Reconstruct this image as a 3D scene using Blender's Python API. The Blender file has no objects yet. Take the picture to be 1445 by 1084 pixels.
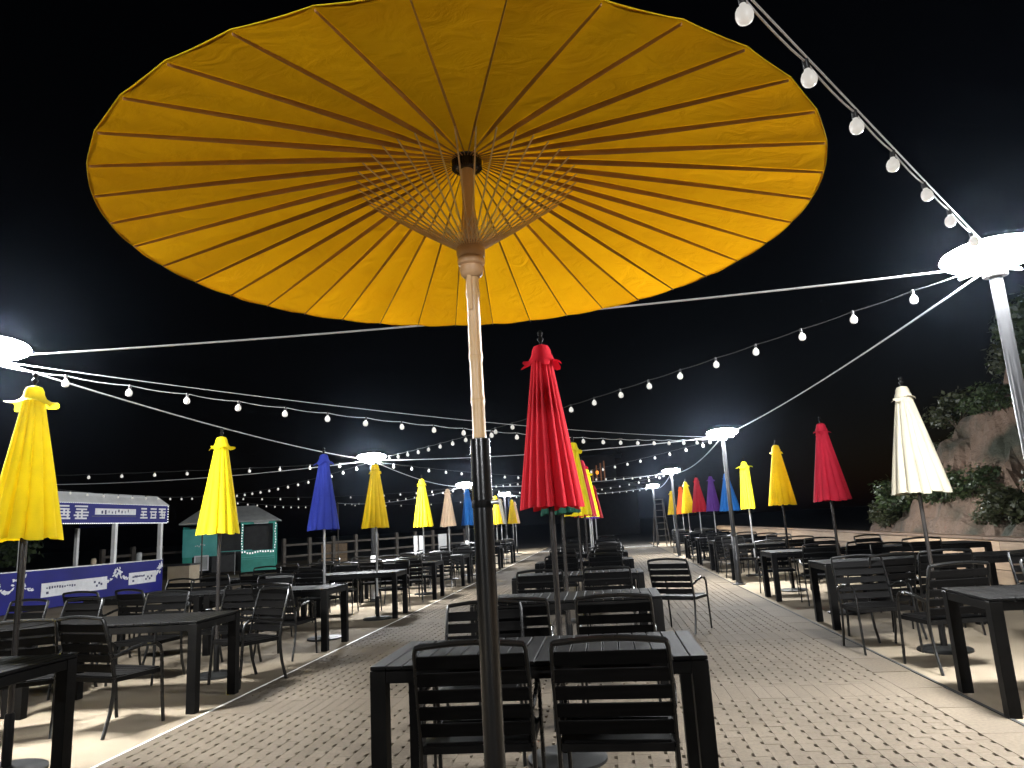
import bpy, math, random
from math import sin, cos, pi, radians, sqrt
from mathutils import Vector, Matrix
random.seed(7)
S = bpy.context.scene
COL = S.collection

# ------------------------------------------------------------------ camera
PITCH, ROLL, YAW, CAMH = radians(11.2), radians(3.26), radians(6.6), 1.4
FW = Vector((-sin(YAW)*cos(PITCH), cos(YAW)*cos(PITCH), sin(PITCH)))
R0 = Vector((cos(YAW), sin(YAW), 0)); U0 = R0.cross(FW)
RV = cos(ROLL)*R0 - sin(ROLL)*U0; UV = cos(ROLL)*U0 + sin(ROLL)*R0
cam = bpy.data.cameras.new("camera"); camo = bpy.data.objects.new("camera", cam); COL.objects.link(camo)
cam.sensor_width = 36; cam.lens = 36*1008/1445; cam.clip_start = .05; cam.clip_end = 2000
camo.matrix_world = Matrix(((RV.x, UV.x, -FW.x, 0), (RV.y, UV.y, -FW.y, 0), (RV.z, UV.z, -FW.z, CAMH), (0, 0, 0, 1)))
S.camera = camo

# ------------------------------------------------------------------ night sky, exposure
W = bpy.data.worlds.new("World"); S.world = W; W.use_nodes = True
wn = W.node_tree; bg = wn.nodes["Background"]
sky = wn.nodes.new("ShaderNodeTexSky"); sky.sky_type = 'NISHITA'; sky.sun_disc = False
sky.sun_elevation = radians(-4); sky.sun_rotation = radians(60)
wn.links.new(sky.outputs[0], bg.inputs[0]); bg.inputs[1].default_value = 0.02
vs = S.view_settings; vs.view_transform = 'Standard'; vs.look = 'None'; vs.gamma = 1; vs.exposure = 0.6
LAMP_STRENGTH = 680.0
HAZE = 0.00024

# ------------------------------------------------------------------ materials
def mat(name): 
    m = bpy.data.materials.new(name); m.use_nodes = True
    return m, m.node_tree.nodes, m.node_tree.links, m.node_tree.nodes["Principled BSDF"]
def noisy(name, c1, c2, scale=8, rough=.5, bump=.0, bscale=None, metallic=0, detail=6, spec=.5, coord='Object', rough2=None, stretch=None, tint=0):
    m, n, l, b = mat(name)
    tc = n.new("ShaderNodeTexCoord"); src = tc.outputs[coord]
    if coord == 'World':
        pass
    if stretch:
        mp = n.new("ShaderNodeMapping"); mp.inputs['Scale'].default_value = stretch; l.new(src, mp.inputs[0]); src = mp.outputs[0]
    t = n.new("ShaderNodeTexNoise"); t.inputs['Scale'].default_value = scale; t.inputs['Detail'].default_value = detail
    l.new(src, t.inputs['Vector'])
    r = n.new("ShaderNodeValToRGB"); r.color_ramp.elements[0].color = (*c1, 1); r.color_ramp.elements[1].color = (*c2, 1)
    r.color_ramp.elements[0].position = .3; r.color_ramp.elements[1].position = .7
    l.new(t.outputs['Fac'], r.inputs[0]); out = r.outputs[0]
    if tint:
        oi = n.new("ShaderNodeObjectInfo"); mr = n.new("ShaderNodeMapRange"); mr.inputs[3].default_value = 1-tint; mr.inputs[4].default_value = 1+tint
        l.new(oi.outputs['Random'], mr.inputs[0]); mx = n.new("ShaderNodeMix"); mx.data_type = 'RGBA'; mx.blend_type = 'MULTIPLY'; mx.inputs[0].default_value = 1
        l.new(out, mx.inputs[6]); l.new(mr.outputs[0], mx.inputs[7]); out = mx.outputs[2]
    l.new(out, b.inputs['Base Color'])
    b.inputs['Roughness'].default_value = rough; b.inputs['Metallic'].default_value = metallic; b.inputs['Specular IOR Level'].default_value = spec
    if rough2 is not None:
        mr = n.new("ShaderNodeMapRange"); mr.inputs[3].default_value = rough; mr.inputs[4].default_value = rough2
        l.new(t.outputs['Fac'], mr.inputs[0]); l.new(mr.outputs[0], b.inputs['Roughness'])
    if bump:
        t2 = n.new("ShaderNodeTexNoise"); t2.inputs['Scale'].default_value = bscale or scale*4; t2.inputs['Detail'].default_value = 4
        l.new(src, t2.inputs['Vector'])
        bp = n.new("ShaderNodeBump"); bp.inputs['Strength'].default_value = bump; bp.inputs['Distance'].default_value = .01
        l.new(t2.outputs['Fac'], bp.inputs['Height']); l.new(bp.outputs[0], b.inputs['Normal'])
    return m
def fabric(name, c, trans=.35, rough=.75, sat=.88):
    m, n, l, b = mat(name)
    tc = n.new("ShaderNodeTexCoord"); t = n.new("ShaderNodeTexNoise"); t.inputs['Scale'].default_value = 5; t.inputs['Detail'].default_value = 5
    l.new(tc.outputs['Object'], t.inputs['Vector'])
    r = n.new("ShaderNodeValToRGB"); r.color_ramp.elements[0].color = (*[x*sat for x in c], 1); r.color_ramp.elements[1].color = (*c, 1)
    r.color_ramp.elements[0].position = .25; r.color_ramp.elements[1].position = .6
    l.new(t.outputs['Fac'], r.inputs[0]); l.new(r.outputs[0], b.inputs['Base Color']); b.inputs['Roughness'].default_value = rough
    b.inputs['Specular IOR Level'].default_value = .25
    w = n.new("ShaderNodeTexNoise"); w.inputs['Scale'].default_value = 60; l.new(tc.outputs['Object'], w.inputs['Vector'])
    bp = n.new("ShaderNodeBump"); bp.inputs['Strength'].default_value = .04; bp.inputs['Distance'].default_value = .004
    l.new(w.outputs['Fac'], bp.inputs['Height']); l.new(bp.outputs[0], b.inputs['Normal'])
    tr = n.new("ShaderNodeBsdfTranslucent"); l.new(r.outputs[0], tr.inputs['Color']); l.new(bp.outputs[0], tr.inputs['Normal'])
    mx = n.new("ShaderNodeMixShader"); mx.inputs[0].default_value = trans
    l.new(b.outputs[0], mx.inputs[1]); l.new(tr.outputs[0], mx.inputs[2]); l.new(mx.outputs[0], n["Material Output"].inputs['Surface'])
    return m
def glow(name, c, s, sample=True, base=(.8,.8,.8)):
    m, n, l, b = mat(name); b.inputs['Base Color'].default_value = (*base, 1); b.inputs['Roughness'].default_value = .3
    b.inputs['Emission Color'].default_value = (*c, 1); b.inputs['Emission Strength'].default_value = s
    if not sample: m.cycles.emission_sampling = 'NONE'
    return m
M = {}
M['black'] = noisy('black_powder_coat', (.0035,.0033,.003), (.007,.0065,.006), 6, .40, .05, 300, rough2=.5, spec=.05)
M['tube'] = noisy('black_tube', (.003,.003,.003), (.006,.006,.0055), 6, .24, .03, 300, rough2=.32, spec=.42)
M['slat'] = noisy('charcoal_slat', (.0022,.002,.0018), (.0045,.0042,.004), 5, .48, .10, 60, rough2=.6, stretch=(1,14,14), spec=.04, tint=.25)
M['slaty'] = noisy('charcoal_slat_lengthwise', (.003,.0028,.0026), (.006,.0057,.0054), 5, .5, .08, 60, rough2=.65, stretch=(14,1,14), spec=.06, tint=.25)
M['base_black'] = noisy('cast_base', (.006,.006,.006), (.012,.012,.011), 6, .55, .1, 60, spec=.2)
M['steel'] = noisy('brushed_pole', (.30,.30,.30), (.42,.42,.42), 3, .35, .04, 80, metallic=.7, stretch=(6,6,.5))
M['dark_pole'] = noisy('dark_pole', (.02,.018,.017), (.045,.04,.036), 3, .22, .03, 60, metallic=.3, stretch=(6,6,.5), spec=.7)
M['grey_pole'] = noisy('painted_grey_pole', (.016,.016,.017), (.03,.03,.031), 4, .28, .03, 70, metallic=.2, stretch=(4,4,.6))
M['gloss'] = noisy('gloss_black_pole', (.004,.004,.004), (.006,.0055,.005), 3, .2, spec=.5, rough2=.26)
M['white_paint'] = noisy('white_paint', (.60,.60,.59), (.75,.75,.74), 3, .5, .05)
M['bamboo'] = noisy('bamboo_cane', (.55,.34,.16), (.72,.50,.27), 4, .38, .08, 40, stretch=(8,8,.7))
M['bamboo_rib'] = noisy('split_bamboo', (.28,.12,.030), (.44,.21,.06), 6, .55, .1, 60, tint=.25)
M['turned'] = noisy('turned_wood', (.46,.27,.13), (.62,.40,.22), 6, .45, .1, 50, stretch=(1,1,6))
M['thread'] = noisy('white_thread', (.6,.55,.45), (.75,.7,.6), 20, .8)
M['cable'] = noisy('pale_cable', (.55,.55,.55), (.7,.7,.7), 10, .5)
M['thin_cable'] = noisy('dark_cable', (.03,.03,.03), (.05,.05,.05), 10, .5)
M['socket'] = noisy('black_socket', (.01,.01,.01), (.02,.02,.02), 20, .4)
M['bulb'] = glow('opal_bulb', (1,.96,.88), .28, False, (.55,.53,.49))
M['lamp'] = glow('led_diffuser', (.95,.975,1.0), LAMP_STRENGTH)
M['housing'] = noisy('lamp_housing', (.5,.5,.52), (.62,.62,.64), 6, .4)
M['concrete'] = noisy('sandy_concrete', (.130,.104,.071), (.22,.18,.128), .7, .88, .18, 30, detail=9, rough2=.97, spec=.12)
M['ground'] = noisy('dark_earth', (.035,.03,.025), (.06,.052,.042), .6, .95, .2, 4)
M['bed'] = noisy('paver_bed', (.018,.016,.013), (.04,.035,.028), 9, .95, .3, 60)
M['edge'] = noisy('pale_edging', (.70,.68,.64), (.8,.78,.74), 6, .5, .1)
M['joint'] = noisy('dark_joint', (.01,.01,.009), (.02,.02,.018), 9, .9)
M['kerb'] = noisy('kerb_stone', (.22,.22,.21), (.32,.32,.3), 5, .8, .2, 40)
M['teal'] = noisy('teal_paint', (.016,.26,.20), (.026,.34,.27), 3, .42, .08, 30)
M['teal_light'] = noisy('pale_teal_panel', (.05,.34,.31), (.09,.44,.41), 2.5, .35, .05, 30)
M['stall_roof'] = noisy('pale_stall_roof', (.62,.63,.63), (.75,.76,.76), 3, .6, .05, 30)
M['roof_grey'] = noisy('grey_roofing', (.30,.31,.30), (.40,.41,.40), 4, .7, .15, 50)
M['blue'] = noisy('blue_vinyl', (.008,.009,.14), (.012,.014,.19), 1.2, .5, .04, 20, spec=.15)
M['print'] = noisy('white_print', (.62,.62,.64), (.74,.74,.76), 8, .5)
M['ink'] = noisy('blue_ink', (.02,.02,.05), (.06,.06,.16), 30, .6)
M['wood_dark'] = noisy('weathered_fence_wood', (.05,.042,.034), (.10,.085,.07), 4, .85, .25, 40, tint=.25)
M['plank'] = noisy('timber_plank', (.22,.145,.085), (.34,.24,.15), 2.5, .6, .2, 30, stretch=(8,.6,8), tint=.3)
M['cap_plank'] = noisy('dark_cap_timber', (.10,.06,.033), (.16,.10,.06), 2.5, .6, .2, 30, stretch=(8,.6,8), tint=.3)
M['beige'] = noisy('beige_laminate', (.30,.24,.16), (.38,.31,.21), 3, .6)
M['darkbox'] = noisy('dark_cabinet', (.012,.012,.012), (.025,.025,.025), 6, .5)
M['metal'] = noisy('aluminium', (.4,.4,.4), (.5,.5,.5), 6, .35, metallic=.8)
M['led_small'] = glow('small_led', (1,1,1), .6, False)
M['orange_light'] = glow('orange_lantern', (1,.30,.03), 1.2, False, (.3,.1,.02))
M['orange_dim'] = glow('orange_window', (1,.28,.02), .07, False, (.15,.06,.01))
M['tower'] = noisy('dark_timber', (.01,.008,.006), (.02,.016,.012), 3, .8)
F = dict(yellow=(.95,.79,.014), gold=(.97,.75,.012), lemon=(.86,.80,.02), red=(.62,.009,.024), crimson=(.62,.02,.05), blue=(.045,.07,.46), sky=(.02,.19,.60),
         purple=(.18,.05,.36), cream=(.80,.60,.40), white=(.46,.42,.32), orange=(.72,.10,.01), green=(.006,.06,.035))
FM = {k: fabric('canvas_'+k, v, .32) for k, v in F.items()}

def canopy_material():
    m, n, l, b = mat('oiled_yellow_cloth')
    tc = n.new("ShaderNodeTexCoord"); geo = n.new("ShaderNodeNewGeometry")
    t = n.new("ShaderNodeTexNoise"); t.inputs['Scale'].default_value = 2.2; t.inputs['Detail'].default_value = 7; t.inputs['Distortion'].default_value = .6
    l.new(geo.outputs['Position'], t.inputs['Vector'])
    r = n.new("ShaderNodeValToRGB"); e = r.color_ramp.elements
    e[0].color = (.90,.385,.004,1); e[0].position = .3; e[1].color = (.97,.46,.005,1); e[1].position = .68
    l.new(t.outputs['Fac'], r.inputs[0])
    oi = n.new("ShaderNodeObjectInfo"); mr = n.new("ShaderNodeMapRange"); mr.inputs[3].default_value = .84; mr.inputs[4].default_value = 1.08
    l.new(oi.outputs['Random'], mr.inputs[0]); mx0 = n.new("ShaderNodeMix"); mx0.data_type = 'RGBA'; mx0.blend_type = 'MULTIPLY'; mx0.inputs[0].default_value = 1
    l.new(r.outputs[0], mx0.inputs[6]); l.new(mr.outputs[0], mx0.inputs[7])
    l.new(mx0.outputs[2], b.inputs['Base Color']); b.inputs['Roughness'].default_value = .5; b.inputs['Specular IOR Level'].default_value = .3
    w = n.new("ShaderNodeTexNoise"); w.inputs['Scale'].default_value = 9; w.inputs['Detail'].default_value = 6; w.inputs['Distortion'].default_value = 1.5
    l.new(geo.outputs['Position'], w.inputs['Vector'])
    bp = n.new("ShaderNodeBump"); bp.inputs['Strength'].default_value = .35; bp.inputs['Distance'].default_value = .02
    l.new(w.outputs['Fac'], bp.inputs['Height']); l.new(bp.outputs[0], b.inputs['Normal'])
    tr = n.new("ShaderNodeBsdfTranslucent"); l.new(mx0.outputs[2], tr.inputs['Color']); l.new(bp.outputs[0], tr.inputs['Normal'])
    mx = n.new("ShaderNodeMixShader"); mx.inputs[0].default_value = .9
    l.new(b.outputs[0], mx.inputs[1]); l.new(tr.outputs[0], mx.inputs[2]); l.new(mx.outputs[0], n["Material Output"].inputs['Surface'])
    return m
M['canopy'] = canopy_material()

def paver_material():
    m, n, l, b = mat('clay_paver')
    geo = n.new("ShaderNodeNewGeometry"); oi = n.new("ShaderNodeObjectInfo")
    add = n.new("ShaderNodeMath"); add.operation = 'ADD'; l.new(geo.outputs['Random Per Island'], add.inputs[0]); l.new(oi.outputs['Random'], add.inputs[1])
    fr = n.new("ShaderNodeMath"); fr.operation = 'FRACT'; l.new(add.outputs[0], fr.inputs[0])
    r = n.new("ShaderNodeValToRGB"); e = r.color_ramp.elements
    e[0].color = (.094,.075,.054,1); e[1].color = (.110,.089,.065,1)
    q = e.new(.5); q.color = (.102,.082,.059,1)
    l.new(fr.outputs[0], r.inputs[0])
    t = n.new("ShaderNodeTexNoise"); t.inputs['Scale'].default_value = .55; t.inputs['Detail'].default_value = 8; l.new(geo.outputs['Position'], t.inputs['Vector'])
    t2 = n.new("ShaderNodeTexNoise"); t2.inputs['Scale'].default_value = 45; t2.inputs['Detail'].default_value = 5; l.new(geo.outputs['Position'], t2.inputs['Vector'])
    mr = n.new("ShaderNodeMapRange"); mr.inputs[1].default_value = .3; mr.inputs[2].default_value = .7; mr.inputs[3].default_value = .70; mr.inputs[4].default_value = 1.12
    l.new(t.outputs['Fac'], mr.inputs[0])
    mr2 = n.new("ShaderNodeMapRange"); mr2.inputs[1].default_value = .3; mr2.inputs[2].default_value = .7; mr2.inputs[3].default_value = .8; mr2.inputs[4].default_value = 1.12
    l.new(t2.outputs['Fac'], mr2.inputs[0])
    mu = n.new("ShaderNodeMath"); mu.operation = 'MULTIPLY'; l.new(mr.outputs[0], mu.inputs[0]); l.new(mr2.outputs[0], mu.inputs[1])
    mx = n.new("ShaderNodeMix"); mx.data_type = 'RGBA'; mx.blend_type = 'MULTIPLY'; mx.inputs[0].default_value = 1
    l.new(r.outputs[0], mx.inputs[6]); l.new(mu.outputs[0], mx.inputs[7]); l.new(mx.outputs[2], b.inputs['Base Color'])
    b.inputs['Roughness'].default_value = .85; b.inputs['Specular IOR Level'].default_value = .12
    bp = n.new("ShaderNodeBump"); bp.inputs['Strength'].default_value = .3; bp.inputs['Distance'].default_value = .004
    l.new(t2.outputs['Fac'], bp.inputs['Height']); l.new(bp.outputs[0], b.inputs['Normal'])
    return m
M['paver'] = paver_material()

def rock_material():
    m, n, l, b = mat('weathered_rock')
    geo = n.new("ShaderNodeNewGeometry")
    t = n.new("ShaderNodeTexNoise"); t.inputs['Scale'].default_value = .7; t.inputs['Detail'].default_value = 10; l.new(geo.outputs['Position'], t.inputs['Vector'])
    r = n.new("ShaderNodeValToRGB"); e = r.color_ramp.elements
    e[0].color = (.018,.02,.010,1); e[0].position = .38; e[1].color = (.16,.102,.07,1); e[1].position = .72
    q = e.new(.48); q.color = (.10,.066,.044,1)
    l.new(t.outputs['Fac'], r.inputs[0]); l.new(r.outputs[0], b.inputs['Base Color']); b.inputs['Roughness'].default_value = .9
    t2 = n.new("ShaderNodeTexNoise"); t2.inputs['Scale'].default_value = 5; t2.inputs['Detail'].default_value = 9; l.new(geo.outputs['Position'], t2.inputs['Vector'])
    bp = n.new("ShaderNodeBump"); bp.inputs['Strength'].default_value = .8; bp.inputs['Distance'].default_value = .15
    l.new(t2.outputs['Fac'], bp.inputs['Height']); l.new(bp.outputs[0], b.inputs['Normal'])
    return m
M['rock'] = rock_material()
def leaf_material(name, c1, c2):
    m, n, l, b = mat(name)
    geo = n.new("ShaderNodeNewGeometry"); r = n.new("ShaderNodeValToRGB"); e = r.color_ramp.elements
    e[0].color = (*c1,1); e[1].color = (*c2,1); l.new(geo.outputs['Random Per Island'], r.inputs[0]); l.new(r.outputs[0], b.inputs['Base Color'])
    b.inputs['Roughness'].default_value = .45
    tr = n.new("ShaderNodeBsdfTranslucent"); l.new(r.outputs[0], tr.inputs['Color']); mx = n.new("ShaderNodeMixShader"); mx.inputs[0].default_value = .3
    l.new(b.outputs[0], mx.inputs[1]); l.new(tr.outputs[0], mx.inputs[2]); l.new(mx.outputs[0], n["Material Output"].inputs['Surface'])
    return m
M['leaf'] = leaf_material('leaf_green', (.018,.032,.010), (.055,.08,.028))
M['leaf2'] = leaf_material('leaf_olive', (.025,.032,.012), (.07,.075,.035))
M['bark'] = noisy('bark', (.05,.035,.022), (.1,.075,.05), 8, .9, .4, 30)

# ------------------------------------------------------------------ mesh helpers
class MB:
    def __init__(s): s.v = []; s.f = []
    def box(s, c, d, rz=0, rx=0, ch=0):
        mrot = Matrix.Rotation(rz, 3, 'Z') @ Matrix.Rotation(rx, 3, 'X'); c = Vector(c); k = len(s.v)
        hx, hy, hz = d[0]/2, d[1]/2, d[2]/2
        if not ch:
            for z in (-hz, hz):
                for x, y in ((-hx,-hy),(hx,-hy),(hx,hy),(-hx,hy)): s.v.append(c + mrot @ Vector((x,y,z)))
            s.f += [(k,k+3,k+2,k+1),(k+4,k+5,k+6,k+7)] + [(k+i,k+(i+1)%4,k+4+(i+1)%4,k+4+i) for i in range(4)]
        else:
            rings = [(-hz, ch), (-hz+ch, 0), (hz-ch, 0), (hz, ch)]
            for z, q in rings:
                for x, y in ((-hx+q,-hy+q),(hx-q,-hy+q),(hx-q,hy-q),(-hx+q,hy-q)): s.v.append(c + mrot @ Vector((x,y,z)))
            s.f += [(k,k+3,k+2,k+1),(k+12,k+13,k+14,k+15)]
            for j in range(3):
                s.f += [(k+4*j+i,k+4*j+(i+1)%4,k+4*j+4+(i+1)%4,k+4*j+4+i) for i in range(4)]
        return s
    def tube(s, pts, r, n=8, r2=None, up=None):
        pts = [Vector(p) for p in pts]; k = len(s.v); m = len(pts)
        rr = r if isinstance(r, (list, tuple)) else [r]*m
        prev = None
        for i, p in enumerate(pts):
            d = (pts[min(i+1,m-1)] - pts[max(i-1,0)]).normalized()
            a = Vector(up) if up else (prev if prev else (Vector((0,0,1)) if abs(d.z) < .9 else Vector((1,0,0))))
            a = (a - d*a.dot(d)).normalized(); b = d.cross(a); prev = a
            for j in range(n):
                t = 2*pi*j/n; s.v.append(p + a*cos(t)*rr[i] + b*sin(t)*((r2[i] if isinstance(r2, list) else r2) if r2 else rr[i]))
        for i in range(m-1):
            for j in range(n): s.f.append((k+i*n+j, k+i*n+(j+1)%n, k+(i+1)*n+(j+1)%n, k+(i+1)*n+j))
        s.f.append(tuple(k+j for j in reversed(range(n)))); s.f.append(tuple(k+(m-1)*n+j for j in range(n)))
        return s
    def lathe(s, prof, n=24, c=(0,0,0), cap=True):
        k = len(s.v); c = Vector(c); m = len(prof)
        for r, z in prof:
            for j in range(n): t = 2*pi*j/n; s.v.append(c + Vector((r*cos(t), r*sin(t), z)))
        for i in range(m-1):
            for j in range(n): s.f.append((k+i*n+j, k+i*n+(j+1)%n, k+(i+1)*n+(j+1)%n, k+(i+1)*n+j))
        if cap:
            s.f.append(tuple(k+j for j in reversed(range(n)))); s.f.append(tuple(k+(m-1)*n+j for j in range(n)))
        return s
    def quad(s, a, b, c, d):
        k = len(s.v); s.v += [Vector(p) for p in (a,b,c,d)]; s.f.append((k,k+1,k+2,k+3)); return s
    def mesh(s, name, m, smooth=False):
        me = bpy.data.meshes.new(name); me.from_pydata([tuple(v) for v in s.v], [], s.f); me.materials.append(m)
        if smooth:
            me.polygons.foreach_set('use_smooth', [True]*len(me.polygons))
            me.set_sharp_from_angle(angle=radians(40))
        me.update(); return me
    def build(s, name, m, parent=None, smooth=False, loc=None, kind=None):
        return ob(name, s.mesh(name, m, smooth), parent, loc, kind)
def ob(name, me, parent=None, loc=None, kind=None, rz=0):
    o = bpy.data.objects.new(name, me); COL.objects.link(o)
    if parent: o.parent = parent
    if loc is not None: o.location = loc
    if rz: o.rotation_euler.z = rz
    if kind: o['kind'] = kind
    return o
def empty(name, loc, rz=0):
    o = bpy.data.objects.new(name, None); COL.objects.link(o); o.location = loc; o.rotation_euler.z = rz; o.empty_display_size = .2
    return o
def tag(o, label, cat, group=None):
    o['label'] = label; o['category'] = cat
    if group: o['group'] = group
    return o
KIDS = {}
def kids(o):
    return [c for c in KIDS.get(o, [])]
def register(root):
    for c in list(bpy.data.objects):
        if c.parent: KIDS.setdefault(c.parent, [])
        if c.parent and c not in KIDS[c.parent]: KIDS[c.parent].append(c)
def clone(o, parent=None):
    c = o.copy(); COL.objects.link(c)
    if parent: c.parent = parent
    for ch in kids(o): clone(ch, c)
    return c
ORD = ['first','second','third','fourth','fifth','sixth','seventh','eighth','ninth','tenth','eleventh','twelfth']

# ------------------------------------------------------------------ ground
PX0, PX1, PY0, PY1 = -3.432, 2.168, 2.4, 37.0
MB().quad((-900,-300,-.06),(900,-300,-.06),(900,1500,-.06),(-900,1500,-.06)).build('ground', M['ground'], kind='structure')
def slab(name, x0, x1, y0, y1, z0, z1, m):
    return MB().box(((x0+x1)/2,(y0+y1)/2,(z0+z1)/2), (x1-x0,y1-y0,z1-z0)).build(name, m, kind='structure')
slab('concrete_floor', -24, -3.45, -14, 44, -.05, 0, M['concrete'])
slab('concrete_floor', 2.5, 6.27, -14, 44, -.05, 0, M['concrete'])
slab('paver_bed', -3.43, 2.49, -14, 37.0, -.05, -.022, M['bed'])
slab('edge_strip', -3.45, -3.434, -14, 37, -.05, .004, M['edge'])
slab('expansion_joint', 2.488, 2.512, -14, 37, -.045, .004, M['joint'])
slab('road', -3.45, 2.5, 37.25, 60, -.055, -.03, M['ground'])
MB().box((-.47,37.12,-.01),(5.9,.22,.07), ch=.01).build('kerb', M['kerb'], kind='structure')
# pavers
walk = MB().quad((-3.43,-14,-.03),(2.49,-14,-.03),(2.49,37,-.03),(-3.43,37,-.03)).build('pavement', M['bed'], kind='structure')
def brick_outline(variant):
    a, h = .0497, .0748
    n = .0195
    if variant == 0:   # drainage notch on one side
        return [(-a,-h),(a,-h),(a,-.004),(a-n,.004),(a-n,.050),(a,.060),(a,h),(-a,h)]
    if variant == 1:
        return [(-a,-h),(a,-h),(a,.002),(a-n*.8,.010),(a-n*1.05,.046),(a,.057),(a,h),(-a,h)]
    if variant == 2:
        return [(-a,-h),(a,-h),(a,-.010),(a-n*1.1,.002),(a-n*.75,.052),(a,.061),(a,h),(-a,h)]
    if variant == 5: return [(-a,-.0372),(a,-.0372),(a,.0372),(-a,.0372)]
    a2 = .0492     # band slab
    return [(-a2,-.197),(a2,-.197),(a2,.197),(-a2,.197)]
def brick_prism(mb, out, cx, cy, zt, tilt=(0,0), zb=-.028):
    k = len(mb.v); n = len(out); mx = sum(p[0] for p in out)/n; my = sum(p[1] for p in out)/n
    for (x, y) in out: mb.v.append(Vector((cx+x, cy+y, zb)))
    for (x, y) in out: mb.v.append(Vector((cx+x, cy+y, zt-.0014+tilt[0]*x+tilt[1]*y)))
    for (x, y) in out:
        q = .0016; xx = x - math.copysign(q, x-mx); yy = y - math.copysign(q*.5, y-my)
        mb.v.append(Vector((cx+xx, cy+yy, zt+tilt[0]*x+tilt[1]*y)))
    for j in range(2):
        for i in range(n): mb.f.append((k+j*n+i, k+j*n+(i+1)%n, k+(j+1)*n+(i+1)%n, k+(j+1)*n+i))
    mb.f.append(tuple(range(k+2*n, k+3*n)))
bricks = []
bands = [6.2 + 2.65*i for i in range(-3, 13)]
ncol = int(round((PX1-PX0)/.1)); rs = random.Random(3)
for ci in range(ncol):
    x = PX0 + .1*(ci+.5)
    prev = -1.2
    segs = []
    for bnd in bands:
        if bnd-.2 > prev: segs.append((prev, bnd-.2))
        prev = bnd+.2
        if bnd < PY1-.3 and bnd > -1: bricks.append((x, bnd, 3))
    segs.append((prev, PY1))
    for a, b in segs:
        b = min(b, PY1)
        if ci % 2: bricks.append((x, a+.0375, 5)); a += .075
        cnt = int((b-a)/.15+.001)
        for i in range(cnt): bricks.append((x, a+.15*(i+.5), rs.choice((0,0,1,2))))
        if b-a-cnt*.15 > .07: bricks.append((x, a+cnt*.15+.0375, 5))
# border slabs along the right edge
for i in range(int((PY1+1)/.6)):
    bricks.append((2.325, -1+.6*(i+.5), 4))
def seen(x, y):
    v = Vector((x,y,0)) - Vector((0,0,CAMH)); k = v.dot(FW)
    if k <= .1: return None
    u = .5 + 1008/1445*v.dot(RV)/k; w = .5 - 1008/1084*v.dot(UV)/k
    return (u, w) if -.01 < u < 1.01 and -.01 < w < 1.01 else None
BORDER = [(-.153,-.2985),(.159,-.2985),(.159,.2985),(-.153,.2985)]
near = [b for b in bricks if seen(b[0], b[1]) and not (-.95 < b[0] < .3 and b[1] < 5.6)]
near.sort(key=lambda b: b[1]**2 + b[0]**2); nearset = set(near[:300])
bm_cache = {}
for q in range(6):
    for j in range(3):
        mb = MB(); brick_prism(mb, BORDER if q == 4 else brick_outline(q), 0, 0, 0, (rs.uniform(-.010,.010), rs.uniform(-.007,.007)))
        bm_cache[(q,j)] = mb.mesh('brick', M['paver'])
rest = MB()
for b in bricks:
    if b in nearset:
        ob('brick', bm_cache[(b[2], rs.randrange(3))], walk, (b[0], b[1], rs.uniform(-.001,.001)))
    elif b[1] > -1:
        brick_prism(rest, BORDER if b[2] == 4 else brick_outline(b[2]), b[0], b[1], rs.uniform(-.001,.001), (rs.uniform(-.010,.010), rs.uniform(-.007,.007)))
rest.build('far_bricks', M['paver'], walk, kind='stuff')

# ------------------------------------------------------------------ lamps
LAMPS = {'R0':(2.75,-5.3),'R1':(2.80,5.07),'R2':(2.57,15.2),'R3':(2.58,26.9),'R4':(2.68,38.6),
         'L0':(-4.75,-4.9),'L1':(-4.86,5.05),'L2':(-4.95,15.2),'L3':(-5.2,27.2),'L4':(-5.08,37.6)}
LZ = 3.05
def make_lamp(k, x, y):
    r = empty('street_lamp', (x, y, 0), random.uniform(0, 3))
    side = 'slope side' if k[0] == 'R' else 'food stall side'
    MB().lathe([(.13,0),(.13,.015),(.075,.02),(.065,.05)], 20).build('base_plate', M['grey_pole'], r, True)
    MB().lathe([(.058,.03),(.058,.93),(.05,.95)], 20).build('sleeve', M['white_paint'] if k in ('L2','L3') else M['grey_pole'], r, True)
    MB().lathe([(.043,.94),(.040,LZ-.07)], 20).build('pole', M['grey_pole'], r, True)
    MB().lathe([(.05,.955),(.056,.965),(.056,1.0),(.05,1.01)], 20).build('collar', M['grey_pole'], r, True)
    b = MB(); b.lathe([(.05,LZ-.16),(.075,LZ-.155),(.075,LZ-.075),(.05,LZ-.07)], 20)
    for i in range(4):
        a = i*pi/2; b.box((cos(a)*.15, sin(a)*.15, LZ-.085), (.22,.022,.02), a)
    b.build('bracket', M['housing'], r, True)
    MB().lathe([(.02,LZ-.066),(.18,LZ-.063),(.255,LZ-.050),(.298,LZ-.026),(.314,LZ+.002),(.300,LZ+.026),(.255,LZ+.048),(.19,LZ+.060)], 48).build('diffuser', M['lamp'], r, True)
    MB().lathe([(.188,LZ+.0605),(.17,LZ+.072),(.08,LZ+.082),(.02,LZ+.084)], 48).build('cover', M['housing'], r, True)
    i = int(k[1])
    tag(r, f"glowing white disc lamp on grey pole, {side}, " + ("behind the open parasol's pole" if i == 0 else f"{ORD[i-1]} counted from the open parasol"), 'lamp', 'disc lamps in two rows')
for k, (x, y) in LAMPS.items(): make_lamp(k, x, y)
POSTS = {'Q2':(-13.3,12.4), 'Q3':(-13.3,15.4), 'P1':(-13.4,23.0), 'P2':(-13.0,34.5)}
PW = {'Q2':'just before the blue food stall','Q3':'in front of the blue food stall','P1':'between blue stall and teal kiosk','P2':'beyond the teal kiosk'}
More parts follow.
